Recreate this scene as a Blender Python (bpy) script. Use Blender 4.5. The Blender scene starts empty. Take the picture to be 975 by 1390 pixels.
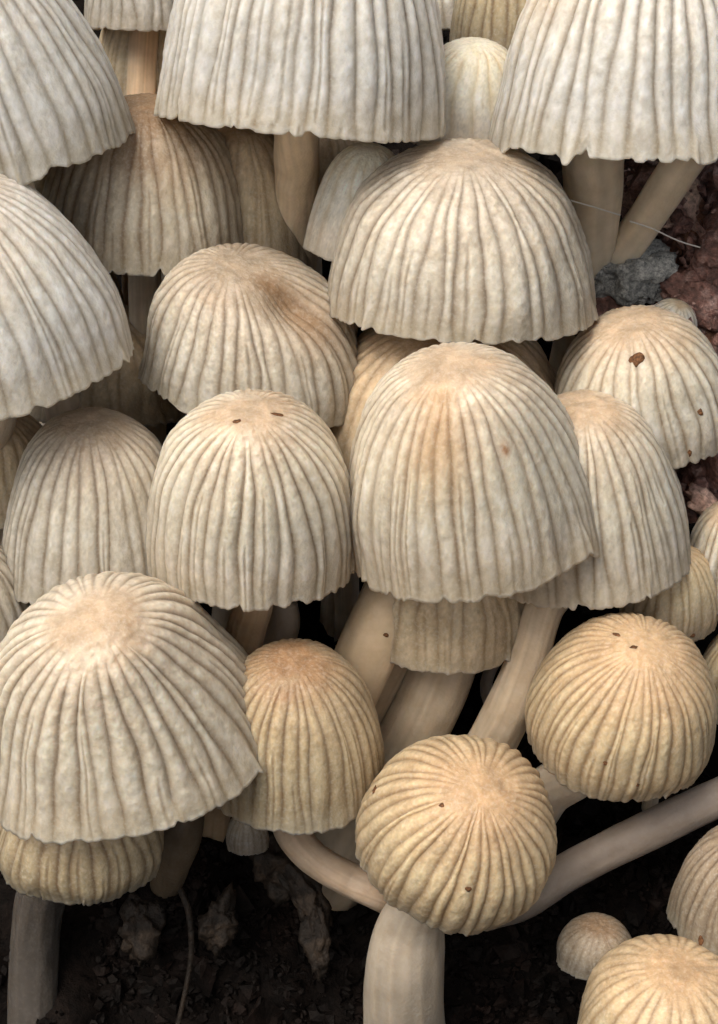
import bpy, math, random
import numpy as np
from mathutils import Vector
SC = bpy.context.scene
COL = SC.collection
R_ = math.radians
# ------------------------------------------------------------------ scale and camera
# one Blender unit = 1 cm (a close-up of mushroom caps about 1 cm wide)
SC.unit_settings.system = 'METRIC'; SC.unit_settings.scale_length = 0.01
PX = 0.0035            # cm per photo pixel on the reference plane
DIST = 11.0            # camera to reference plane
PITCH = R_(30)
ORIG = np.array((0.0, 0.0, 3.0))
RIGHT = np.array((1.0, 0, 0)); UP = np.array((0, math.sin(PITCH), math.cos(PITCH)))
BACK = np.array((0, -math.cos(PITCH), math.sin(PITCH)))
cam_d = bpy.data.cameras.new('camera'); cam = bpy.data.objects.new('camera', cam_d); COL.objects.link(cam)
cam.location = Vector(ORIG + BACK*DIST); cam.rotation_euler = (math.pi/2-PITCH, 0, 0)
cam_d.sensor_fit = 'HORIZONTAL'; cam_d.sensor_width = 36
cam_d.lens = 36*DIST/(975*PX)
cam_d.clip_start = 0.1; cam_d.clip_end = 500
cam_d.dof.use_dof = True; cam_d.dof.focus_distance = DIST-0.15; cam_d.dof.aperture_fstop = 2.2*cam_d.lens/10*0.9
SC.camera = cam
# ------------------------------------------------------------------ daylight
W = bpy.data.worlds.new('World'); SC.world = W; W.use_nodes = True
wn = W.node_tree; wn.nodes.clear()
sky = wn.nodes.new('ShaderNodeTexSky'); sky.sky_type = 'NISHITA'; sky.sun_disc = False
SUN_EL, SUN_AZ = 56, 216       # azimuth measured like the sky's sun_rotation
sky.sun_elevation = R_(SUN_EL); sky.sun_rotation = R_(SUN_AZ)
sky.air_density = 0.8; sky.dust_density = 5.0; sky.ozone_density = 0.3
bg = wn.nodes.new('ShaderNodeBackground'); bg.inputs['Strength'].default_value = 0.12
wo = wn.nodes.new('ShaderNodeOutputWorld')
hs = wn.nodes.new('ShaderNodeHueSaturation'); hs.inputs['Saturation'].default_value = .45   # camera white balance
wn.links.new(sky.outputs[0], hs.inputs['Color'])
wb = wn.nodes.new('ShaderNodeMix'); wb.data_type = 'RGBA'; wb.blend_type = 'MULTIPLY'; wb.inputs[0].default_value = 1; wb.inputs[7].default_value = (1.0, .96, .89, 1)
wn.links.new(hs.outputs[0], wb.inputs[6]); wn.links.new(wb.outputs[2], bg.inputs[0]); wn.links.new(bg.outputs[0], wo.inputs[0])
sd = bpy.data.lights.new('sun', 'SUN'); sd.energy = 1.8; sd.angle = R_(38); sd.color = (1.0, 0.90, 0.775)
sun = bpy.data.objects.new('sun', sd); COL.objects.link(sun)
sdir = Vector((math.sin(R_(SUN_AZ))*math.cos(R_(SUN_EL)), math.cos(R_(SUN_AZ))*math.cos(R_(SUN_EL)), math.sin(R_(SUN_EL))))
sun.rotation_euler = sdir.to_track_quat('Z', 'Y').to_euler()
SC.view_settings.view_transform = 'Standard'; SC.view_settings.look = 'None'
SC.view_settings.exposure = 0.45; SC.view_settings.gamma = 1.0; SC.view_settings.use_curve_mapping = False
SC.render.engine = 'CYCLES'
SC.cycles.max_bounces = 8; SC.cycles.diffuse_bounces = 4; SC.cycles.transmission_bounces = 4

# ------------------------------------------------------------------ helpers
def world(p):
    """rig coordinates (right, up, towards viewer) in cm -> world"""
    p = np.asarray(p, float)
    return ORIG + p[..., 0:1]*RIGHT + p[..., 1:2]*UP + p[..., 2:3]*BACK
def kz(z):
    return (DIST - z*PX)/DIST
def at(px, py, z):
    k = PX*kz(z)
    return np.array(((px-487.5)*k, (695-py)*k, z*PX))
def ground_z(py): return -430 - 0.22*(695-py)
def vnoise(p, seed=0):
    p = np.asarray(p, float); i = np.floor(p).astype(np.int64); f = p-i; f = f*f*(3-2*f)
    def h(a, b, c):
        n = (a*374761393 + b*668265263 + c*2147483647 + seed*1274126177) & 0xffffffff
        n = ((n ^ (n >> 13))*1274126177) & 0xffffffff
        n = ((n ^ (n >> 15))*2246822519) & 0xffffffff
        return ((n ^ (n >> 16)) & 0xffff)/32767.5-1
    x, y, z = i[..., 0], i[..., 1], i[..., 2]; fx, fy, fz = f[..., 0], f[..., 1], f[..., 2]
    r = 0
    for dx in (0, 1):
        wx = fx if dx else 1-fx
        for dy in (0, 1):
            wy = fy if dy else 1-fy
            for dz in (0, 1):
                wz = fz if dz else 1-fz
                r = r + wx*wy*wz*h(x+dx, y+dy, z+dz)
    return r
def fbm(p, seed=0, o=3):
    r = 0; a = 1
    for k in range(o):
        r = r + a*vnoise(np.asarray(p)*(2.03**k), seed+k*7); a *= .5
    return r
def sstep(a, b, x):
    t = np.clip((x-a)/(b-a), 0, 1); return t*t*(3-2*t)
def add_mesh(name, verts, quads, mat, parent=None, org=None, col=None, smooth=True, tris=None):
    me = bpy.data.meshes.new(name)
    v = np.asarray(verts, np.float32)
    if org is not None: v = v-np.asarray(org, np.float32)
    loops = []; starts = []; tot = []
    if quads is not None and len(quads):
        q = np.asarray(quads, np.int32); loops.append(q.ravel()); tot.append(np.full(len(q), 4))
    if tris is not None and len(tris):
        t = np.asarray(tris, np.int32); loops.append(t.ravel()); tot.append(np.full(len(t), 3))
    loops = np.concatenate(loops); tot = np.concatenate(tot); starts = np.concatenate(([0], np.cumsum(tot)[:-1]))
    me.vertices.add(len(v)); me.vertices.foreach_set('co', v.ravel())
    me.loops.add(len(loops)); me.loops.foreach_set('vertex_index', loops)
    me.polygons.add(len(tot)); me.polygons.foreach_set('loop_start', starts.astype(np.int32))
    me.polygons.foreach_set('loop_total', tot.astype(np.int32))
    me.polygons.foreach_set('use_smooth', np.full(len(tot), smooth))
    if col is not None:
        ca = me.color_attributes.new('pigment', 'FLOAT_COLOR', 'POINT')
        c = np.ones((len(v), 4), np.float32); c[:, :col.shape[1]] = col
        ca.data.foreach_set('color', c.ravel())
    me.update(calc_edges=True); me.validate()
    me.materials.append(mat)
    o = bpy.data.objects.new(name, me); COL.objects.link(o)
    if parent is not None: o.parent = parent
    elif org is not None: o.location = Vector(org)
    return o
def grid_quads(nr, nc, wrap=True, off=0):
    i = np.arange(nr-1)[:, None]; j = np.arange(nc if wrap else nc-1)[None, :]
    a = i*nc+j; b = i*nc+(j+1) % nc
    return (np.stack([a+0*j, b+0*i, b+nc+0*i, a+nc+0*j], -1).reshape(-1, 4)+off)
def tag(o, label=None, cat=None, group=None, kind=None):
    if label: o['label'] = label
    if cat: o['category'] = cat
    if group: o['group'] = group
    if kind: o['kind'] = kind
    return o
def empty(name, loc):
    o = bpy.data.objects.new(name, None); COL.objects.link(o); o.location = Vector(loc); o.empty_display_size = .1
    return o
def smooth_curve(pts, n):
    pts = np.asarray(pts, float)
    P = np.vstack([2*pts[0]-pts[1], pts, 2*pts[-1]-pts[-2]])
    m = len(pts)-1; out = []
    for u in np.linspace(0, m-1e-6, n):
        k = int(u); f = u-k; a, b, c, d = P[k], P[k+1], P[k+2], P[k+3]
        out.append(.5*((2*b)+(c-a)*f+(2*a-5*b+4*c-d)*f*f+(3*b-a-3*c+d)*f**3))
    return np.array(out)

# ------------------------------------------------------------------ materials
def new_mat(name):
    m = bpy.data.materials.new(name); m.use_nodes = True
    nt = m.node_tree; nt.nodes.clear()
    out = nt.nodes.new('ShaderNodeOutputMaterial'); b = nt.nodes.new('ShaderNodeBsdfPrincipled')
    nt.links.new(b.outputs[0], out.inputs[0])
    return m, nt, b, out
def N(nt, typ, **kw):
    n = nt.nodes.new(typ)
    for k, v in kw.items():
        if k in n.inputs: n.inputs[k].default_value = v
        else: setattr(n, k, v)
    return n
def mixrgb(nt, mode, fac, a, b):
    n = nt.nodes.new('ShaderNodeMix'); n.data_type = 'RGBA'; n.blend_type = mode
    for s, v in ((0, fac), (6, a), (7, b)):
        if hasattr(v, 'links') or isinstance(v, bpy.types.NodeSocket): nt.links.new(v, n.inputs[s])
        else: n.inputs[s].default_value = v if s == 0 else (*v, 1)
    return n.outputs[2]
def ramp(nt, src, pts):
    r = nt.nodes.new('ShaderNodeValToRGB')
    el = r.color_ramp.elements
    while len(el) < len(pts): el.new(.5)
    for e, (p, c) in zip(el, pts): e.position = p; e.color = (*c, 1) if len(c) == 3 else c
    nt.links.new(src, r.inputs[0]); return r.outputs[0]

def flesh(name, sss=.65, grain=64, bump=.22, trans=.25, rough=.44, fleck=.5, stretch=None):
    m, nt, b, out = new_mat(name)
    at_ = N(nt, 'ShaderNodeAttribute'); at_.attribute_name = 'pigment'
    tc = N(nt, 'ShaderNodeTexCoord')
    n1 = N(nt, 'ShaderNodeTexNoise', Scale=grain, Detail=3.0, Roughness=.6)
    n2 = N(nt, 'ShaderNodeTexNoise', Scale=grain*.22, Detail=3.0, Roughness=.6)
    n3 = N(nt, 'ShaderNodeTexVoronoi', Scale=grain*1.5)
    for n in (n1, n2, n3): nt.links.new(tc.outputs['Object'], n.inputs['Vector'])
    blot = ramp(nt, n2.outputs[0], [(.32, (.88, .86, .83)), (.55, (1, 1, 1)), (.75, (1.1, 1.1, 1.12))])
    c = mixrgb(nt, 'MULTIPLY', 1.0, at_.outputs['Color'], blot)
    fl = ramp(nt, n1.outputs[0], [(.48, (0, 0, 0)), (.66, (1, 1, 1))])
    fm = N(nt, 'ShaderNodeMath', operation='MULTIPLY'); nt.links.new(fl, fm.inputs[0]); fm.inputs[1].default_value = fleck
    c = mixrgb(nt, 'SCREEN', fm.outputs[0], c, (.26, .25, .235))
    nt.links.new(c, b.inputs['Base Color'])
    b.inputs['Roughness'].default_value = rough; b.inputs['Specular IOR Level'].default_value = .35
    b.inputs['Subsurface Weight'].default_value = sss
    b.inputs['Subsurface Radius'].default_value = (1.0, .74, .5); b.inputs['Subsurface Scale'].default_value = .075
    ad = N(nt, 'ShaderNodeMath', operation='MULTIPLY_ADD'); nt.links.new(n3.outputs['Distance'], ad.inputs[0])
    ad.inputs[1].default_value = -.5; nt.links.new(n1.outputs[0], ad.inputs[2])
    bp = N(nt, 'ShaderNodeBump', Strength=bump, Distance=.012)
    nt.links.new(ad.outputs[0], bp.inputs['Height']); nt.links.new(bp.outputs[0], b.inputs['Normal'])
    if trans > 0:
        tr = N(nt, 'ShaderNodeBsdfTranslucent'); nt.links.new(c, tr.inputs[0]); nt.links.new(bp.outputs[0], tr.inputs['Normal'])
        mx = N(nt, 'ShaderNodeMixShader'); mx.inputs[0].default_value = trans
        if name == 'cap_flesh': nt.links.new(at_.outputs['Alpha'], mx.inputs[0])
        nt.links.new(b.outputs[0], mx.inputs[1]); nt.links.new(tr.outputs[0], mx.inputs[2])
        nt.links.new(mx.outputs[0], out.inputs[0])
    return m
M_CAP = flesh('cap_flesh')
M_STEM = flesh('stem_flesh', sss=.8, grain=40, bump=.22, trans=0, rough=.5, fleck=.06)
M_GILL = flesh('gill_flesh', sss=.3, grain=60, bump=.2, trans=.2, fleck=.05)

def earth(name, cols, scale, bump=.6, rough=.75, spec=.3, dist=.03):
    m, nt, b, out = new_mat(name)
    tc = N(nt, 'ShaderNodeTexCoord')
    n1 = N(nt, 'ShaderNodeTexNoise', Scale=scale, Detail=6.0, Roughness=.65)
    n2 = N(nt, 'ShaderNodeTexNoise', Scale=scale*5, Detail=4.0, Roughness=.7)
    for n in (n1, n2): nt.links.new(tc.outputs['Object'], n.inputs['Vector'])
    k = len(cols)
    c = ramp(nt, n1.outputs[0], [(.3+.4*i/(k-1), cols[i]) for i in range(k)])
    c2 = ramp(nt, n2.outputs[0], [(.35, (.45, .45, .45)), (.65, (1.25, 1.2, 1.15))])
    nt.links.new(mixrgb(nt, 'MULTIPLY', 1.0, c, c2), b.inputs['Base Color'])
    b.inputs['Roughness'].default_value = rough; b.inputs['Specular IOR Level'].default_value = spec
    bp = N(nt, 'ShaderNodeBump', Strength=bump, Distance=dist)
    nt.links.new(n2.outputs[0], bp.inputs['Height']); nt.links.new(bp.outputs[0], b.inputs['Normal'])
    return m
M_SOIL = earth('dark_soil', [(.002, .0015, .0015), (.005, .0035, .003), (.010, .007, .006)], 5, spec=.08)
M_CRUMB = earth('soil_crumbs', [(.003, .002, .002), (.006, .0045, .004), (.022, .014, .012)], 2.2, rough=.7, spec=.12)
M_BARK = earth('bark_purple_brown', [(.03, .014, .013), (.24, .12, .10), (.68, .50, .47)], 7, bump=.9, rough=.36, spec=.8)
M_BARK2 = earth('bark_rusty', [(.05, .02, .013), (.26, .12, .07), (.5, .31, .22)], 8, bump=.9, rough=.5, spec=.6)
M_PINK = earth('pale_wood', [(.3, .18, .16), (.62, .44, .38), (.8, .62, .5)], 6, bump=.5, rough=.6)
M_WOOL = earth('grey_mould', [(.22, .24, .25), (.45, .48, .49), (.72, .75, .76)], 12, bump=1.0, rough=.9)
M_DARKBIT = earth('dim_litter', [(.006, .0045, .003), (.02, .014, .010), (.06, .043, .03)], 5, rough=.6)
M_SPECK = earth('brown_speck', [(.06, .025, .012), (.15, .07, .03), (.24, .12, .06)], 20, bump=.3)
m, nt, b, out = new_mat('white_thread'); b.inputs['Base Color'].default_value = (.7, .68, .64, 1); b.inputs['Roughness'].default_value = .5
M_THREAD = m

# ------------------------------------------------------------------ the bank they grow on
def soil_sheet():
    nx, ny = 220, 260
    X = np.linspace(-9, 9, nx); V = np.linspace(-9, 8.5, ny)
    xx, vv = np.meshgrid(X, V)                       # vv: height along the bank
    py = 695-vv/PX
    z = np.clip(ground_z(py), -1150, 400)*PX
    z = z - 0.25*np.clip(-vv-3.2, 0, 9)*-1.2
    p = np.stack([xx, vv, 0*xx], -1)
    z = z + .22*fbm(p*1.1, 3, 4) + .08*fbm(p*5, 9, 3) + .035*vnoise(p*16, 4)
    w = world(np.stack([xx, vv, z], -1)).reshape(-1, 3)
    o = add_mesh('ground', w, grid_quads(ny, nx, False), M_SOIL, org=ORIG-np.array((0, 0, 3)))
    tag(o, kind='structure')
soil_sheet()

def lump_template(seed, sub=1, am=.35, fr=1.3):
    import bmesh
    bm = bmesh.new(); bmesh.ops.create_icosphere(bm, subdivisions=sub, radius=1)
    v = np.array([x.co[:] for x in bm.verts]); f = np.array([[q.index for q in p.verts] for p in bm.faces]); bm.free()
    v = v*(1+am*fbm(v*fr+seed, seed, 3))[:, None]
    return v, f
def crumbs():
    rng = np.random.default_rng(5); T = [lump_template(k, 1, .9, 2.6) for k in range(7)]
    VV = []; FF = []; off = 0
    for k in range(11000):
        px = rng.uniform(-500, 1500); py = rng.uniform(-350, 1900)
        if k % 3 == 0: px = rng.uniform(100, 1000); py = rng.uniform(1000, 1450)
        s = rng.lognormal(0, .5)*5
        v, f = T[k % 7]; a = rng.normal(size=(3, 3)); q, _ = np.linalg.qr(a)
        v = (v*rng.uniform(.25, 1.5, 3)) @ q*s*PX
        z = ground_z(py)*PX; x = (px-487.5)*PX; y = (695-py)*PX
        pp = np.array((x, y, 0.)); z += .22*fbm(pp*1.1, 3, 4)+.08*fbm(pp*5, 9, 3)+.02
        VV.append(world(v+np.array((x, y, z)))); FF.append(f+off); off += len(v)
    o = add_mesh('soil_crumb', np.vstack(VV), None, M_CRUMB, org=(0, 0, 0), smooth=False, tris=np.vstack(FF))
    tag(o, 'loose crumbs of wet black soil and bark litter', 'soil', kind='stuff')
crumbs()

def chunk(name, px, py, z, size, mat, label, cat, seed, group=None, rot=0, rough=.3, sub=4, parent=None, tilt=0, freq=1.3):
    v, f = lump_template(seed, sub)
    n = v/np.linalg.norm(v, axis=1)[:, None]
    v = v*(1+rough*.6*fbm(n*freq*1.6, seed, 5)[:, None]) + n*.16*np.abs(fbm(n*6, seed+3, 4))[:, None]
    v = v*np.array(size)*PX
    c, s = math.cos(R_(rot)), math.sin(R_(rot)); v = v @ np.array([[c, s, 0], [-s, c, 0], [0, 0, 1]])
    o_ = at(px, py, z); base = world(o_)
    w = world(v+o_)
    o = add_mesh(name, w, None, mat, org=base, tris=f)
    return tag(o, label, cat, group)

def tube(name, pts, rad, mat, parent, org, colr=None, sides=56, seed=0, fibre=.03, n=None, closed=True):
    """pts in rig cm; rad per point cm"""
    q = smooth_curve(np.c_[np.asarray(pts), np.asarray(rad)], n or 14*len(pts))
    c = q[:, :3]; r = q[:, 3]
    t = np.gradient(c, axis=0); t /= np.linalg.norm(t, axis=1)[:, None]
    ref = np.array((.3, .1, 1.)); a = np.cross(t, ref); a /= np.linalg.norm(a, axis=1)[:, None]; b = np.cross(t, a)
    th = np.linspace(0, 2*np.pi, sides, endpoint=False)
    L = np.r_[0, np.cumsum(np.linalg.norm(np.diff(c, axis=0), axis=1))]
    cs, sn = np.cos(th), np.sin(th)
    pn = np.stack([np.broadcast_to(cs*1.5, (len(c), sides)), np.broadcast_to(sn*1.5, (len(c), sides)), np.broadcast_to((L/ (r.mean()*3))[:, None], (len(c), sides))], -1)
    k = 1+.07*fbm(pn, seed, 2)+fibre*vnoise(pn*np.array((4.5, 4.5, .6)), seed+5)+.012*vnoise(pn*np.array((12, 12, 1.2)), seed+6)
    rr = r[:, None]*k
    v = c[:, None]+a[:, None]*(cs[None, :, None]*rr[..., None])+b[:, None]*(sn[None, :, None]*rr[..., None])
    vv = v.reshape(-1, 3); Q = grid_quads(len(c), sides)
    nv = len(vv); vv = np.vstack([vv, c[0]-t[0]*r[0]*.5, c[-1]+t[-1]*r[-1]*.5])
    j = np.arange(sides); j2 = (j+1) % sides
    T = np.vstack([np.c_[j2, j, np.full(sides, nv)], np.c_[(len(c)-1)*sides+j, (len(c)-1)*sides+j2, np.full(sides, nv+1)]])
    colr = np.array(colr if colr is not None else (.55, .46, .34))
    g = (.5+.3*vnoise(pn*np.array((5, 5, .5)), seed+9)+.3*vnoise(pn*np.array((13, 13, .8)), seed+19)).reshape(-1)
    g = np.r_[g, .5, .5][:, None]
    cc = colr*(.78+.4*g)
    return add_mesh(name, world(vv), Q, mat, parent, org, cc, tris=T)

# ------------------------------------------------------------------ mushrooms
PROF = {
 'dome':  [(0, 1), (.16, .995), (.34, .965), (.54, .885), (.73, .735), (.875, .51), (.96, .26), (1, 0)],
 'tall':  [(0, 1), (.15, .99), (.33, .945), (.53, .84), (.72, .66), (.87, .43), (.96, .2), (1, 0)],
 'bell':  [(0, 1), (.13, .99), (.27, .95), (.43, .85), (.6, .67), (.76, .44), (.89, .21), (1, 0)],
 'flare': [(0, 1), (.16, .985), (.33, .92), (.5, .81), (.66, .64), (.8, .43), (.91, .21), (1, 0)],
 'full':  [(0, 1), (.15, .99), (.34, .95), (.55, .855), (.75, .68), (.9, .46), (.985, .25), (.985, 0)],
 'round': [(0, 1), (.2, .985), (.42, .93), (.66, .8), (.85, .6), (.96, .38), (1, .2), (.985, 0)],
 'egg':   [(0, 1), (.22, .98), (.46, .91), (.7, .765), (.89, .55), (.985, .33), (1, .17), (.94, 0)],
}
PIG = {   # ridge, groove, centre disc
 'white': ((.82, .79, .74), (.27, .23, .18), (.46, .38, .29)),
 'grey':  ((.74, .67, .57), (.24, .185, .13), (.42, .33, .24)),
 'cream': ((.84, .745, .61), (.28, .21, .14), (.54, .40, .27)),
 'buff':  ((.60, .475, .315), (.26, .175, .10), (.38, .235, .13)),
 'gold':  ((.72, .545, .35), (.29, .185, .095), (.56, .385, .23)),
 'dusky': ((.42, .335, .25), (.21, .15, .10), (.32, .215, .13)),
 'umber': ((.68, .53, .365), (.38, .275, .17), (.44, .28, .15)),  # warm brown shading of the gaps put into the cap colour
 'taupe': ((.70, .61, .49), (.30, .22, .15), (.27, .165, .085)),  # brown disc colour also holds the shade cast by the cap above
 'ivory': ((.92, .84, .69), (.72, .58, .40), (.88, .76, .58)),
}
GROUP = 'ribbed mushroom caps crowded in the cluster'
def profile(kind, n):
    p = smooth_curve(PROF[kind], 400); p[0, 0] = 0
    d = np.r_[0, np.cumsum(np.hypot(*np.diff(p, axis=0).T))]; d /= d[-1]
    t = np.linspace(0, 1, n)
    return t, np.interp(t, d, p[:, 0]), np.interp(t, d, p[:, 1])
def frame(phi, tau):
    a = np.array((math.sin(R_(phi))*math.cos(R_(tau)), math.cos(R_(phi))*math.cos(R_(tau)), math.sin(R_(tau))))
    f = np.array((0, 0, 1.)) - a[2]*a; f /= np.linalg.norm(f)     # towards the viewer, across the axis
    r = np.cross(a, f)*1.0                                       # right
    return a, f, r
def mushroom(cx, cy, z, R, H, phi, tau, prof, pig, label, seed, ribs=36, depth=.035, res=1.0, apex=(0, 0),
             wave=.03, dents=(), stem=None, stemr=None, stemcol=None, disc=.24, specks=(), sector=None, ragged=1.0,
             fade=(.13, .34), disc_amt=.85, stem_tags=None, noise=.05, bend=15, tongues=()):
    rng = np.random.default_rng(seed); ribs = round(ribs*1.1)
    k = PX*kz(z); Rw, Hw = R*k, H*k
    c0 = at(cx, cy, z)
    a, f, r = frame(phi, tau)
    # ---- stem path (rig cm)
    if stem is None:
        d = np.array((-a[0]*.6, -1.0, -.75)); d /= np.linalg.norm(d)
        p1 = c0-a*Hw*.25; zg = ground_z(cy+R*1.3)*PX
        pts = [c0+a*Hw*.72, c0+a*Hw*.2, p1]
        L = max(.4, (p1[2]-zg)/.62)
        pts += [p1+d*L*.45, p1+d*L+np.array((0, 0, -.15))]
        sr = stemr or R*.16
        rad = [sr*k*.8, sr*k*.95, sr*k, sr*k*1.05, sr*k*1.2]
    else:
        pts = [c0+a*Hw*.7]+[at(*s[:3]) for s in stem]
        rad = [stem[0][3]*k*.9]+[s[3]*PX*kz(s[2]) for s in stem]
    base = world(pts[-1])
    root = empty('mushroom', base)
    tag(root, label, 'mushroom', GROUP)
    # ---- cap
    nt_, nr = int(470*res), int(112*res)
    u = np.linspace(-np.pi, np.pi, nt_, endpoint=False)
    th = u - .34*np.sin(u)                                        # denser on the near side (th = 0)
    t, pr, pz = profile(prof, nr)
    t[0] = 0
    TH, T = np.meshgrid(th, t)
    # rib edges wander along the cap
    e0 = np.linspace(-np.pi, np.pi, ribs, endpoint=False)+rng.uniform(0, 2*np.pi/ribs)
    e0 = np.sort(e0+rng.uniform(-.24, .24, ribs)*2*np.pi/ribs)
    ph = rng.uniform(0, 6.28, (3, ribs)); amp = 2*np.pi/ribs*.21
    us = rng.uniform(.36, .64, ribs); ts = rng.choice([.5, .68, 2, 2, 2, 2], ribs)+rng.uniform(-.06, .06, ribs)
    dk = rng.uniform(.65, 1.25, ribs); hk = rng.uniform(.72, 1.2, ribs); pk = rng.uniform(-.05, .13, ribs)
    h = np.zeros_like(TH); g = np.zeros_like(TH)
    for i in range(nr):
        tt = t[i]
        e = e0+amp*(np.sin(tt*5+ph[0])*.6+np.sin(tt*11+ph[1])*.35+np.sin(tt*23+ph[2])*.15)
        e = np.sort((e+np.pi) % (2*np.pi)-np.pi); x = (th+np.pi) % (2*np.pi)-np.pi
        ee = np.r_[e[-1]-2*np.pi, e, e[0]+2*np.pi]
        idx = np.searchsorted(ee, x, side='right')-1; idx = np.clip(idx, 0, ribs)
        lo, hi = ee[idx], ee[idx+1]; uu = (x-lo)/(hi-lo); j = idx % ribs
        prof_ = (1-np.abs(2*uu-1)**1.9)
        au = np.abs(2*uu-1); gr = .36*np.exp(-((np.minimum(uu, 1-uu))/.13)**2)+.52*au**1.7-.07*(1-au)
        s2 = sstep(ts[j], ts[j]+.16, tt)
        g2 = np.exp(-((uu-us[j])/.085)**2)*s2
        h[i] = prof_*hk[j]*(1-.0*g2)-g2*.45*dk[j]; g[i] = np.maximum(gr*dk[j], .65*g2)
    fadev = sstep(fade[0], fade[1], T+.04*fbm(np.stack([np.cos(TH)*2, np.sin(TH)*2, 0*T], -1), seed, 2))
    endf = 1-.55*sstep(.8, 1, T)
    X3 = np.stack([np.sin(TH)*pr[:, None], np.cos(TH)*pr[:, None], np.broadcast_to(pz[:, None], TH.shape)], -1)
    low = fbm(X3*1.6+seed*3.1, seed, 2)
    lump = fbm(X3*np.array((1, 1, 1))*15+seed, seed+2, 2)
    lump2 = vnoise(X3*30+seed, seed+4)*.7+vnoise(X3*55+seed, seed+5)*.5
    rr = pr[:, None]*(1+noise*low*sstep(0, .3, T))
    hz = np.broadcast_to(pz[:, None], TH.shape).copy()
    disp = depth*(h-.6)*fadev*endf*(.5+.5*sstep(.25, .65, T))*(.75+.35*low) + .004*lump*sstep(.0, .3, T)*(.3+.7*np.clip(h, 0, 1)) + .0045*lump2*sstep(.05, .25, T)*(.25+.75*np.clip(h, 0, 1)) + .008*lump*(1-fadev)
    for (dth, dt, w1, w2, dd) in dents:
        q = ((TH-dth+np.pi) % (2*np.pi)-np.pi)
        disp -= dd*np.exp(-(q/w1)**2-((T-dt)/w2)**2)
    # normals of the profile (2-D)
    dr = np.gradient(pr*Rw); dz = np.gradient(pz*Hw); ln = np.hypot(dr, dz)+1e-9
    nrx, nrz = -dz/ln, dr/ln; nrx[0] = 0; nrz[0] = 1
    rad_ = rr*Rw+nrx[:, None]*disp*Rw
    zz = hz*Hw+nrz[:, None]*disp*Rw
    # rim: scallops, long waves, nicks
    wv = (np.sin(2*TH+rng.uniform(0, 6.3))*.5+np.sin(3*TH+rng.uniform(0, 6.3))*.6+np.sin(5*TH+rng.uniform(0, 6.3))*.35)
    nick = np.clip(fbm(np.stack([np.sin(TH)*9, np.cos(TH)*9, 0*TH+seed], -1), seed+8, 3)-.05, 0, 2)
    zz += Rw*(wave*wv*T**4 + ragged*(.055*nick-.012*(h-.5))*sstep(.84, 1, T))
    for _ in range(int(rng.integers(3, 7))):            # small tears and curled tongues on the margin
        q0 = rng.uniform(-1.6, 1.6); q = (TH-q0+np.pi) % (2*np.pi)-np.pi; wq = rng.uniform(.012, .03)
        zz += Rw*rng.uniform(.015, .05)*ragged*np.exp(-(q/wq)**2)*sstep(.88, 1, T)
        rad_ += Rw*rng.uniform(-.01, .04)*ragged*np.exp(-((q-wq*1.6)/(wq*1.5))**2)*sstep(.88, 1, T)
    for (q0, wq, dl, do) in tongues:
        q = (TH-q0+np.pi) % (2*np.pi)-np.pi; e_ = np.exp(-(q/wq)**2)*sstep(.85, 1, T)
        zz -= Rw*dl*e_; rad_ += Rw*do*e_
    rad_ += Rw*wave*.5*np.sin(4*TH+seed)*sstep(.6, 1, T)
    sh = (1-T)**1.6
    px_, pf_ = np.sin(TH)*rad_+apex[0]*Rw*sh, np.cos(TH)*rad_+apex[1]*Rw*sh
    def curl(f_, z_):
        b_ = R_(bend)*np.clip(z_/Hw, -.1, 1.05); return f_*np.cos(b_)+z_*np.sin(b_), z_*np.cos(b_)-f_*np.sin(b_)
    pf_, zz0 = pf_, zz; pf_, zz = curl(pf_, zz)
    outer = c0+px_[..., None]*r+pf_[..., None]*f+zz[..., None]*a
    # pigment
    rc, gc, dc = [np.array(c) for c in PIG[pig]]
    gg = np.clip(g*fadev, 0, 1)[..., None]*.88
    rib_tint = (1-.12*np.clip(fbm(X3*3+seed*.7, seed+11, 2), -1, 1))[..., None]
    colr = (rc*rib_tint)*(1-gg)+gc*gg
    gran = np.clip(lump2*1.1, -1, 1)[..., None]*(.35+.65*np.clip(h, 0, 1))[..., None]
    colr = colr*(1+.22*gran)
    dm = disc_amt*(1-sstep(disc*.45, disc*1.7, T+.10*fbm(X3*4+seed, seed+20, 3)))[..., None]
    colr = colr*(1-dm)+dc*dm*(1+.2*fbm(X3*9, seed+21, 2)[..., None])
    rim = sstep(.86, .98, T)[..., None]
    colr = colr*(1-rim*.42)+np.array((.54, .47, .35))*rim*.42
    edge = sstep(.985, 1., T)[..., None]
    colr = colr*(1-.6*edge)+np.array((.85, .82, .74))*.6*edge
    for (sth, st, sr_, sc) in specks:
        q = ((TH-sth+np.pi) % (2*np.pi)-np.pi)*pr[:, None]; dd = np.sqrt(q**2+((T-st)*1.3)**2)/sr_
        dd = dd+.35*fbm(X3*14, seed+31, 2)
        w_ = np.clip(1.25-dd, 0, 1)[..., None]; colr = colr*(1-w_)+np.array(sc)*w_
    if sector:
        for (sth, sw, sc, sa) in sector:
            q = ((TH-sth+np.pi) % (2*np.pi)-np.pi)
            w_ = (sa*np.exp(-(q/sw)**2)*sstep(.05, .2, T)*(1-sstep(.45, .8, T)))[..., None]; colr = colr*(1-w_)+np.array(sc)*w_
    # smooth the pole row
    outer[0] = outer[0].mean(0)
    # inner face (thin, thicker in the middle)
    ni, step = 16, max(1, nt_//120)
    ti = np.linspace(nr-1, 0, ni).astype(int)
    thick = Rw*(.018+.12*(1-t[ti])**2)
    inner = []
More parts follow.
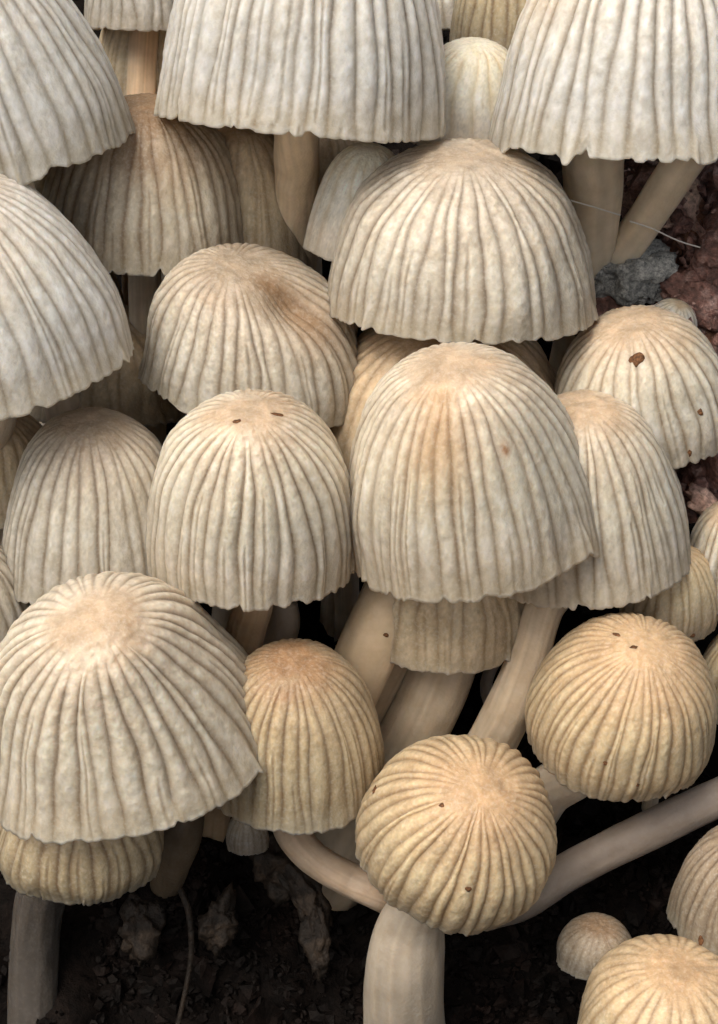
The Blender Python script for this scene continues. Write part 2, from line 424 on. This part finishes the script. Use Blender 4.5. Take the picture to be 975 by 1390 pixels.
    for i_, th_ in zip(ti, thick):
        ri = np.maximum(rad_[i_]-abs(nrx[i_])*th_, 0)
        zi = zz0[i_]-nrz[i_]*th_+(0 if i_ < nr-1 else .002*Rw)
        fi, zi = curl(np.cos(th)*ri+apex[1]*Rw*sh[i_], zi)
        inner.append(c0+(np.sin(th)*ri+apex[0]*Rw*sh[i_])[:, None]*r+fi[:, None]*f+zi[:, None]*a)
    allv = np.concatenate([outer, np.array(inner)], 0)
    cin = np.broadcast_to(rc*np.array((.97, .9, .78)), (ni, nt_, 3))
    thin = .17+.28*sstep(.55, 1, T)[..., None]
    allc = np.concatenate([np.concatenate([colr, thin], -1), np.concatenate([cin, np.full((ni, nt_, 1), .45)], -1)], 0)
    Q = grid_quads(nr+ni, nt_)[:, ::-1]
    add_mesh('cap', world(allv.reshape(-1, 3)), Q, M_CAP, root, base, allc.reshape(-1, 4))
    # ---- gills: thin pleated plates hanging inside
    ng = 150; tg = np.linspace(.16, .93, 9)
    idg = (tg*(nr-1)).astype(int); thg = np.linspace(-np.pi, np.pi, ng*2, endpoint=False)
    V = []
    for i_ in idg:
        ro = pr[i_]*Rw*(1-.04)-abs(nrx[i_])*Rw*(.06+(.2 if dents else 0)); zo = pz[i_]*Hw-nrz[i_]*Rw*(.06+.14*(1-t[i_])**2+(.2 if dents else 0))
        dep = Rw*.13*math.sin(math.pi*min(1, (tg.max()+.05-t[i_])/.8))
        alt = np.where(np.arange(ng*2) % 2 == 0, 0., 1.)*dep
        rg = np.maximum(ro-alt*.7*abs(nrx[i_])-.0, .02*Rw); zg_ = zo-alt*(.3+.7*nrz[i_])
        s_ = (1-t[i_])**1.6
        fg, zg_ = curl(np.cos(thg)*rg+apex[1]*Rw*s_, zg_)
        V.append(c0+(np.sin(thg)*rg+apex[0]*Rw*s_)[:, None]*r+fg[:, None]*f+zg_[:, None]*a)
    V = np.array(V).reshape(-1, 3)
    add_mesh('gills', world(V), grid_quads(len(tg), ng*2), M_GILL, root, base, np.broadcast_to(np.array(rc)*np.array((.92, .82, .66)), (len(V), 3)))
    # ---- stem
    sc_ = stemcol or (.60, .52, .42)
    tube('stem', pts, rad, M_STEM, root, base, sc_, seed=seed)
    return root

S = mushroom
# front rank and middle
S(10, 230, 60, 174, 330, -14, 18, 'full', 'white', 'big white-grey ribbed cap cut off by the top left corner', 1, ribs=35)
S(205, 38, -170, 92, 150, 0, 14, 'dome', 'grey', 'small cap with frayed rim and brown stem between the two big top caps', 2, ribs=27, res=.55,
  stem=[(197, 40, -175, 20), (193, 110, -190, 20), (188, 240, -230, 22), (190, 420, -400, 24)], stemcol=(.66, .51, .36))
S(407, 168, 55, 194, 330, 5, 14, 'dome', 'white', 'big silvery white cap with torn wavy rim at the top centre', 3, ribs=37, wave=.03,
  stem=[(405, 150, 40, 30), (403, 240, -60, 30), (400, 330, -170, 31), (390, 480, -330, 33), (380, 560, -480, 36)], stemcol=(.72, .59, .43))
S(858, 213, 40, 206, 330, 2, 10, 'tall', 'white', 'big pale cap with torn flap on its rim in the top right corner', 4, ribs=38, wave=.025, tongues=((-.50, .06, .07, .06), (-.40, .02, -.07, -.02), (.35, .1, .02, .02)),
  sector=[(-1.2, .5, (.60, .45, .28), .5)],
  stem=[(812, 180, 0, 42), (805, 260, -60, 40), (798, 340, -150, 38), (790, 440, -300, 38), (780, 560, -470, 42)], stemcol=(.76, .65, .50))
S(622, 418, 10, 183, 232, 1, 20, 'dome', 'grey', 'wide grey dome cap in the upper middle with a flat brownish top', 5, ribs=35, wave=.02,
  apex=(0, .05), stem=[(622, 400, -60, 30), (622, 470, -160, 30), (620, 560, -260, 32), (620, 650, -430, 34)])
S(0, 516, 110, 192, 300, -13, 20, 'full', 'white', 'big bright white cap cut off by the left edge below the corner cap', 6, ribs=37, wave=.02,
  sector=[(.1, .8, (.66, .52, .36), .35)],
  stem=[(-10, 520, 60, 34), (-30, 620, -60, 34), (-60, 760, -330, 38)])
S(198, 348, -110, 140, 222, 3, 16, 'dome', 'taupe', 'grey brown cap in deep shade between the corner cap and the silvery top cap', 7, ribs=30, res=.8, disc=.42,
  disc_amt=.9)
S(338, 530, -40, 154, 203, 11, 20, 'dome', 'grey', 'grey cap with a dented folded brown top left of the wide dome cap', 8, ribs=34, apex=(-.30, .05),
  dents=((1.05, .36, .5, .15, .17),), bend=20, sector=[(1.1, .45, (.30, .18, .09), .85)], disc=.34, noise=.05)
S(645, 752, 70, 168, 333, -8, 20, 'full', 'cream', 'largest cream cap in the centre with an orange stained top and brown scar', 9, ribs=35, wave=.03, tongues=((.95, .12, -.04, .06), (1.15, .06, .05, .05), (.6, .1, -.03, .03)),
  apex=(-.05, .08), disc=.2, bend=20, sector=[(-.35, .4, (.62, .42, .24), .7)], specks=((.40, .50, .05, (.34, .15, .05)),),
  stem=[(640, 770, -40, 38), (612, 870, -100, 44), (570, 975, -150, 48), (500, 1090, -260, 50), (440, 1200, -330, 54)], stemcol=(.50, .42, .32))
S(345, 774, 60, 141, 286, 0, 20, 'round', 'cream', 'upright thimble shaped cream cap left of centre with a tan top', 10, ribs=32, wave=.012, depth=.05,
  apex=(.03, .06), disc=.24, bend=22,
  stem=[(345, 790, 30, 26), (335, 850, -20, 26), (312, 930, -90, 27), (290, 1050, -200, 28), (280, 1150, -320, 30)], stemcol=(.50, .36, .23))
S(130, 784, -30, 130, 250, 2, 18, 'dome', 'grey', 'dusky grey cap behind and left of the thimble shaped cap', 11, ribs=30, res=.85, disc=.3)
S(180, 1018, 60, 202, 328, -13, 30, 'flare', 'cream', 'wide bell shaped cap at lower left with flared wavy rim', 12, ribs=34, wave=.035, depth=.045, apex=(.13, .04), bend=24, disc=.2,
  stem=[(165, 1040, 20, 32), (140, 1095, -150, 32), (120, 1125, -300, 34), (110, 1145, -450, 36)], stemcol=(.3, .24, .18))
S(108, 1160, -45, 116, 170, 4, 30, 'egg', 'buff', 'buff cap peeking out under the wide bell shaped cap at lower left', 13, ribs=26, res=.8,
  stem=[(80, 1170, -150, 30), (55, 1220, -210, 33), (46, 1290, -250, 33), (44, 1420, -300, 34), (44, 1520, -460, 34)], stemcol=(.07, .062, .055))  # stem colour near black, the shade under the caps put into it
S(402, 1066, 0, 122, 231, 0, 24, 'dome', 'buff', 'brown buff cap with rusty orange top right of the wide bell cap', 14, ribs=32, res=.85, wave=.02, disc=.27, disc_amt=1,
  stem=[(402, 1080, -20, 24), (392, 1120, -60, 24), (420, 1160, -70, 23), (470, 1192, -60, 24), (530, 1218, -90, 26), (572, 1245, -400, 30)], stemcol=(.46, .36, .27))
S(606, 1160, 50, 135, 210, 20, 42, 'egg', 'gold', 'round golden buff young cap at the bottom centre on a thick pale stem', 15, ribs=35, depth=.045, wave=.01, disc=.26,
  stem=[(585, 1200, 30, 34), (562, 1250, -20, 44), (553, 1300, -50, 52), (550, 1370, -120, 54), (555, 1450, -240, 54)], stemcol=(.40, .35, .285))  # stem colour darkened to include the shadow of its cap
S(832, 1010, 10, 130, 210, 10, 32, 'egg', 'gold', 'round golden cap with small brown flecks at lower right', 16, ribs=38, depth=.034, wave=.01, disc=.4, disc_amt=.6,
  stem=[(800, 1030, -60, 34), (740, 1080, -150, 34), (690, 1150, -330, 36)])
S(806, 770, -25, 136, 268, -8, 22, 'dome', 'cream', 'grey cream cap half hidden behind the right side of the largest cap', 17, ribs=32, res=.9, wave=.02,
  stem=[(765, 770, -5, 30), (738, 830, 5, 27), (716, 900, -15, 29), (688, 970, -60, 33), (640, 1060, -170, 36), (600, 1150, -330, 40)], stemcol=(.54, .45, .34))
S(876, 598, -40, 122, 200, -12, 24, 'round', 'cream', 'tan topped cream cap on the right with a brown flake stuck on it', 18, ribs=27, res=.85, disc=.32, depth=.035)
S(908, 448, -95, 36, 44, 20, 20, 'dome', 'cream', 'tiny pale cap just showing behind the tan topped right cap', 19, ribs=16, res=.3)
# right edge
S(1008, 790, -90, 86, 140, -15, 25, 'bell', 'cream', 'pale crumpled cap on the right edge above the small golden cap', 20, ribs=19, res=.5, depth=.09)
S(908, 848, -75, 66, 130, 0, 22, 'egg', 'gold', 'small golden cap tucked under the half hidden cream cap near the right edge', 21, ribs=21, res=.5)
S(1014, 960, -120, 72, 130, 0, 18, 'dome', 'buff', 'dim brown cap cut by the right edge behind the round golden cap', 22, ribs=21, res=.45)
S(1012, 1262, -20, 104, 175, 4, 20, 'dome', 'dusky', 'brown ribbed cap in shade cut off by the right edge near the bottom', 23, ribs=27, res=.7)
S(808, 1302, -60, 54, 66, 0, 22, 'dome', 'dusky', 'small smooth brown cap between golden cap and bottom right corner', 24, ribs=19, res=.5, depth=.006)
S(905, 1400, 40, 128, 125, 0, 22, 'dome', 'gold', 'smooth orange yellow cap cut off by the bottom right corner', 25, ribs=24, res=.7, depth=.015)
# left edge
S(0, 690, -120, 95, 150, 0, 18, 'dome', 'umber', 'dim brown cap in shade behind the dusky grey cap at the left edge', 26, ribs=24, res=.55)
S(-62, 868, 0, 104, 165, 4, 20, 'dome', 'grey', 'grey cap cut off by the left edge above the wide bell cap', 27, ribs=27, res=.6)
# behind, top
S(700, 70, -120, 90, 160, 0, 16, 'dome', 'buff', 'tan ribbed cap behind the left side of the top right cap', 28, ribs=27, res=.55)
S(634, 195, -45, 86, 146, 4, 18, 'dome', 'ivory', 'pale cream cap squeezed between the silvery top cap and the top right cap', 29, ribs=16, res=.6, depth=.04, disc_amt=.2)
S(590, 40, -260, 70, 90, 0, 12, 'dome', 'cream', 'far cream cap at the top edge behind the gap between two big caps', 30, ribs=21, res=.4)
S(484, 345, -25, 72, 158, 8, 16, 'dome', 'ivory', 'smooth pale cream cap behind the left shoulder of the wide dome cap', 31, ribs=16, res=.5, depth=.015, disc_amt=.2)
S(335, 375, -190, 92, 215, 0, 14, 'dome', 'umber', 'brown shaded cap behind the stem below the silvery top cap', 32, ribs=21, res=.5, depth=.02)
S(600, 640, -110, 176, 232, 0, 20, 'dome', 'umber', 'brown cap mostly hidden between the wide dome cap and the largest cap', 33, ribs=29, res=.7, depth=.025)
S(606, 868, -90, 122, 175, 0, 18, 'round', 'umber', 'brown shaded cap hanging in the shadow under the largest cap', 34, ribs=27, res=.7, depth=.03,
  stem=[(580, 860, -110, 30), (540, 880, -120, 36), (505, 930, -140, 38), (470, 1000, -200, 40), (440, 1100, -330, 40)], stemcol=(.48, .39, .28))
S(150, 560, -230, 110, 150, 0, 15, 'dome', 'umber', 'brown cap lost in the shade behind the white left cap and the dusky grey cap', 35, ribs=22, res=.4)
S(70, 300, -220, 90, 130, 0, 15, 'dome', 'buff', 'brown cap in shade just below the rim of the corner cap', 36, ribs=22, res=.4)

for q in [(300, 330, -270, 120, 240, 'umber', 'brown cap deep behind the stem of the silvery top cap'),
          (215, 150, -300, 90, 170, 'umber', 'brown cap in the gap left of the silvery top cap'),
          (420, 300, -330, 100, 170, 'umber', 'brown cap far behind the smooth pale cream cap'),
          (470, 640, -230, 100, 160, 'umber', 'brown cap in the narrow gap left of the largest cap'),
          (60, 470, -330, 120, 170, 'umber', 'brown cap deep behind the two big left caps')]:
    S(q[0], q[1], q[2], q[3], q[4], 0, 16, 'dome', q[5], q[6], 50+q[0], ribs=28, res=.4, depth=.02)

# ------------------------------------------------------------------ bark and litter
def chips():
    rng = np.random.default_rng(8); T = [lump_template(k+30, 1, .5, 1.6) for k in range(6)]
    VV = []; FF = []; off = 0
    for k in range(1500):
        px = rng.uniform(835, 1200); py = rng.uniform(190, 760)
        if (px-862)**2/62**2+(py-368)**2/44**2 < 1.1: continue
        s = rng.lognormal(0, .55)*6.5; v, f = T[k % 6]; q, _ = np.linalg.qr(rng.normal(size=(3, 3)))
        v = (v*rng.uniform(.25, 1.5, 3)) @ q*s*PX
        VV.append(world(v+at(px, py, rng.uniform(-190, -60 if py > 400 else -130)))); FF.append(f+off); off += len(v)
    o = add_mesh('bark_litter', np.vstack(VV), None, M_BARK, org=(0, 0, 0), smooth=False, tris=np.vstack(FF))
    tag(o, 'crumbled reddish bark litter between the bark pieces', 'litter', kind='stuff')
chips()
BG = 'bark pieces behind the cluster'
B = [(900, 265, -300, (48, 62, 40), M_PINK, 'pale pink chunk of wood between two stems under the top right cap', 1, 20),
     (866, 262, -330, (34, 40, 36), M_PINK, 'pinkish grey wood chip left of the leaning stem', 2, 60),
     (1000, 330, -250, (60, 110, 60), M_BARK, 'reddish purple bark slab at the right edge', 3, -35),
     (925, 330, -330, (60, 80, 50), M_BARK2, 'rusty brown bark piece right of the leaning stem', 4, 40),
     (945, 410, -250, (60, 36, 40), M_BARK, 'purple brown bark lump above the tan topped cap', 5, -30),
     (830, 430, -280, (60, 34, 40), M_BARK, 'dull purple bark lump left of the tan topped cap', 6, 10),
     (985, 480, -260, (50, 70, 40), M_BARK2, 'rusty bark piece at the right edge above the tan topped cap', 7, 0),
     (968, 640, -230, (44, 50, 40), M_BARK, 'red brown bark bit below the tan topped cap', 8, 0),
     (985, 255, -340, (60, 60, 50), M_BARK, 'dark purple bark lump high on the right edge', 9, 0)]
for (px, py, z, s, m_, lab, sd_, ro) in B:
    chunk('bark_chunk', px, py, z+110, [q*.85 for q in s], m_, lab, 'bark', sd_*13, BG, ro, rough=.5)
chunk('mould_patch', 862, 368, -150, (62, 44, 30), M_WOOL, 'blue grey woolly mould patch on the bark right of the wide dome cap', 'mould', 77, None, -15, rough=.5, sub=5)
chunk('bark_flake', 962, 690, -60, (30, 12, 10), M_PINK, 'pale torn flake of bark above the crumpled cap on the right edge', 'bark', 99, None, -40, rough=.8)
L_ = [(295, 1255, -200, (22, 34, 14), 'dim oval wood chip lying on black soil at the bottom left'),
      (415, 1215, -190, (20, 50, 14), 'crooked strip of dead wood below the curved thin stem'),
      (430, 1275, -180, (18, 44, 12), 'upright brown splinter under the crooked wood strip'),
      (190, 1265, -220, (24, 40, 16), 'grey chip in the black soil below the buff cap'),
      (370, 1170, -200, (30, 40, 20), 'reddish brown lump under the rusty topped cap')]
for i, (px, py, z, s, lab) in enumerate(L_):
    chunk('wood_chip', px, py, z, s, M_DARKBIT, lab, 'wood chip', 200+i*7, 'wood chips on the dark soil', (-20, 30, 5, 0, 20)[i], rough=.7)

def strand(name, pts, rad, mat, label, cat, group=None, colr=None, sides=20, seed=0):
    p = [at(*q) for q in pts]; base = world(p[-1])
    if name == 'mushroom':
        o = empty('mushroom', base); tube('stem', p, [r_*PX for r_ in rad], mat, o, base, colr, sides=sides, seed=seed)
        return tag(o, label, cat, group)
    o = tube(name, p, [r_*PX for r_ in rad], mat, None, base, colr, sides=sides, seed=seed)
    return tag(o, label, cat, group)
SG = 'mushrooms of which only the stem shows'
strand('mushroom', [(1100, 1020, -60), (975, 1083, -70), (870, 1132, -90), (780, 1178, -120), (710, 1222, -180), (620, 1250, -380)], [27, 27, 27, 27, 28, 30],
       M_STEM, 'grey bare stem slanting in from the right edge below the round golden cap', 'mushroom', SG, (.36, .31, .27), seed=3)
strand('mushroom', [(960, 170, 10), (915, 240, -40), (868, 310, -110), (820, 375, -190), (770, 450, -330)], [27, 27, 26, 27, 30],
       M_STEM, 'pale smooth stem leaning left under the top right cap', 'mushroom', SG, (.76, .65, .50), seed=4)
strand('mushroom', [(385, 820, -100), (385, 850, -110), (370, 900, -160), (350, 1000, -330)], [20, 22, 22, 24],
       M_STEM, 'short dim stem right of the stem under the thimble shaped cap', 'mushroom', SG, (.44, .36, .28), seed=5)
strand('mushroom', [(545, 780, -10), (508, 860, -20), (478, 930, -60), (440, 1020, -150), (420, 1110, -340)], [40, 42, 42, 44, 46],
       M_STEM, 'wide brown shaded stem leaning left under the left rim of the largest cap', 'mushroom', SG, (.50, .40, .28), seed=12)
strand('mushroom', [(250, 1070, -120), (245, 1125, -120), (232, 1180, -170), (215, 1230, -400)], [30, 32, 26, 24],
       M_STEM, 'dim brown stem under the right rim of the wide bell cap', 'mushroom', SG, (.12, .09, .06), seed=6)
strand('mushroom', [(675, 890, -210), (660, 930, -220), (668, 980, -240), (660, 1060, -330)], [9, 9, 8, 9],
       M_STEM, 'thin grey stem in the black gap between two thick stems', 'mushroom', SG, (.34, .30, .27), seed=7)
S(336, 1152, -60, 29, 60, 0, 12, 'egg', 'dusky', 'tiny round brown button mushroom under the rim of the rusty topped cap', 40, ribs=13, res=.3, depth=.004,
  stem=[(336, 1145, -75, 8), (336, 1125, -130, 9), (330, 1110, -330, 10)])
strand('root', [(215, 1180, -200), (245, 1210, -195), (258, 1250, -190), (258, 1310, -200), (240, 1400, -220)], [4, 5, 5, 4, 4],
       M_DARKBIT, 'thin curling root on the black soil at bottom left', 'root', None, sides=8)
TG = 'fine white threads strung near the top right stems'
for i, (p, lab) in enumerate([([(775, 272, 15), (810, 282, 5), (842, 292, -20)], 'fine white thread across the upright stem under the top right cap'),
                        ([(855, 300, -60), (885, 310, -60), (925, 328, -90), (975, 342, -110)], 'fine white thread running from the leaning stem to the right edge')]):
    strand('thread', p, [1.1]*len(p), M_THREAD, lab, 'thread', TG, sides=6)

bpy.context.view_layer.update()
DG = bpy.context.evaluated_depsgraph_get(); CAMP = Vector(ORIG+BACK*DIST)
def fleck(px, py, w, h, lab, rot=0, seed=0, mat=None):
    # debris lies on the cap surface it is found on
    d = (Vector(world(at(px, py, 0)))-CAMP).normalized()
    ok, loc, nrm, *_ = SC.ray_cast(DG, CAMP, d)
    if not ok: return
    v, f = lump_template(400+seed, 2)
    v = v*(1+.3*fbm(v*1.4, seed, 2)[:, None])
    v = v*np.array((w, h, min(w, h)*.45))*PX
    c, s_ = math.cos(R_(rot)), math.sin(R_(rot)); v = v @ np.array([[c, s_, 0], [-s_, c, 0], [0, 0, 1]])
    n = np.array(nrm); u = UP-n*(UP @ n); u /= np.linalg.norm(u); r = np.cross(u, n)
    b = np.array(loc)
    o = add_mesh('brown_fleck', b+v[:, 0:1]*r+v[:, 1:2]*u+v[:, 2:3]*n, None, mat or M_SPECK, org=b, tris=f)
    tag(o, lab, 'fleck', 'brown flecks stuck on the caps')
F = [(864, 488, 12, 8, 'rounded brown flake stuck high on the tan topped right cap', 35),
     (951, 560, 4, 4, 'small dark fleck on the right side of the tan topped right cap', 0),
     (936, 614, 3, 4, 'dark dot near the rim of the tan topped right cap', 0),
     (866, 1066, 4, 3, 'brown dot near the bottom rim of the round golden cap', 0),
     (838, 862, 6, 3, 'dark sliver on the top of the round golden cap, the upper left one', -25),
     (860, 879, 5, 3, 'dark sliver on the top of the round golden cap, the lower right one', 10),
     (823, 1036, 5, 4, 'faint brown speck low on the front of the round golden cap', 0),
     (636, 1207, 4, 4, 'dark dot low on the front of the bottom centre golden cap', 0),
     (600, 1093, 4, 3, 'brown speck on the left side of the bottom centre golden cap', 0),
     (322, 572, 5, 3, 'dark speck left on the tan top of the thimble shaped cap', 15),
     (378, 563, 11, 3.5, 'long brown flake on the tan top of the thimble shaped cap', -8),
     (508, 1074, 4, 5, 'dark dot at the right edge of the rusty topped cap', 0),
     (941, 863, 4, 3, 'dark dot low on the small golden cap near the right edge', 0),
     (952, 1276, 4, 9, 'oval dark spot on the shaded brown cap at the right edge', 0),
     (524, 862, 4, 3, 'small brown speck on the shaded stem below the largest cap', 0)]
for i, (px, py, w, h, lab, ro) in enumerate(F): fleck(px, py, w, h, lab, ro, i*3)
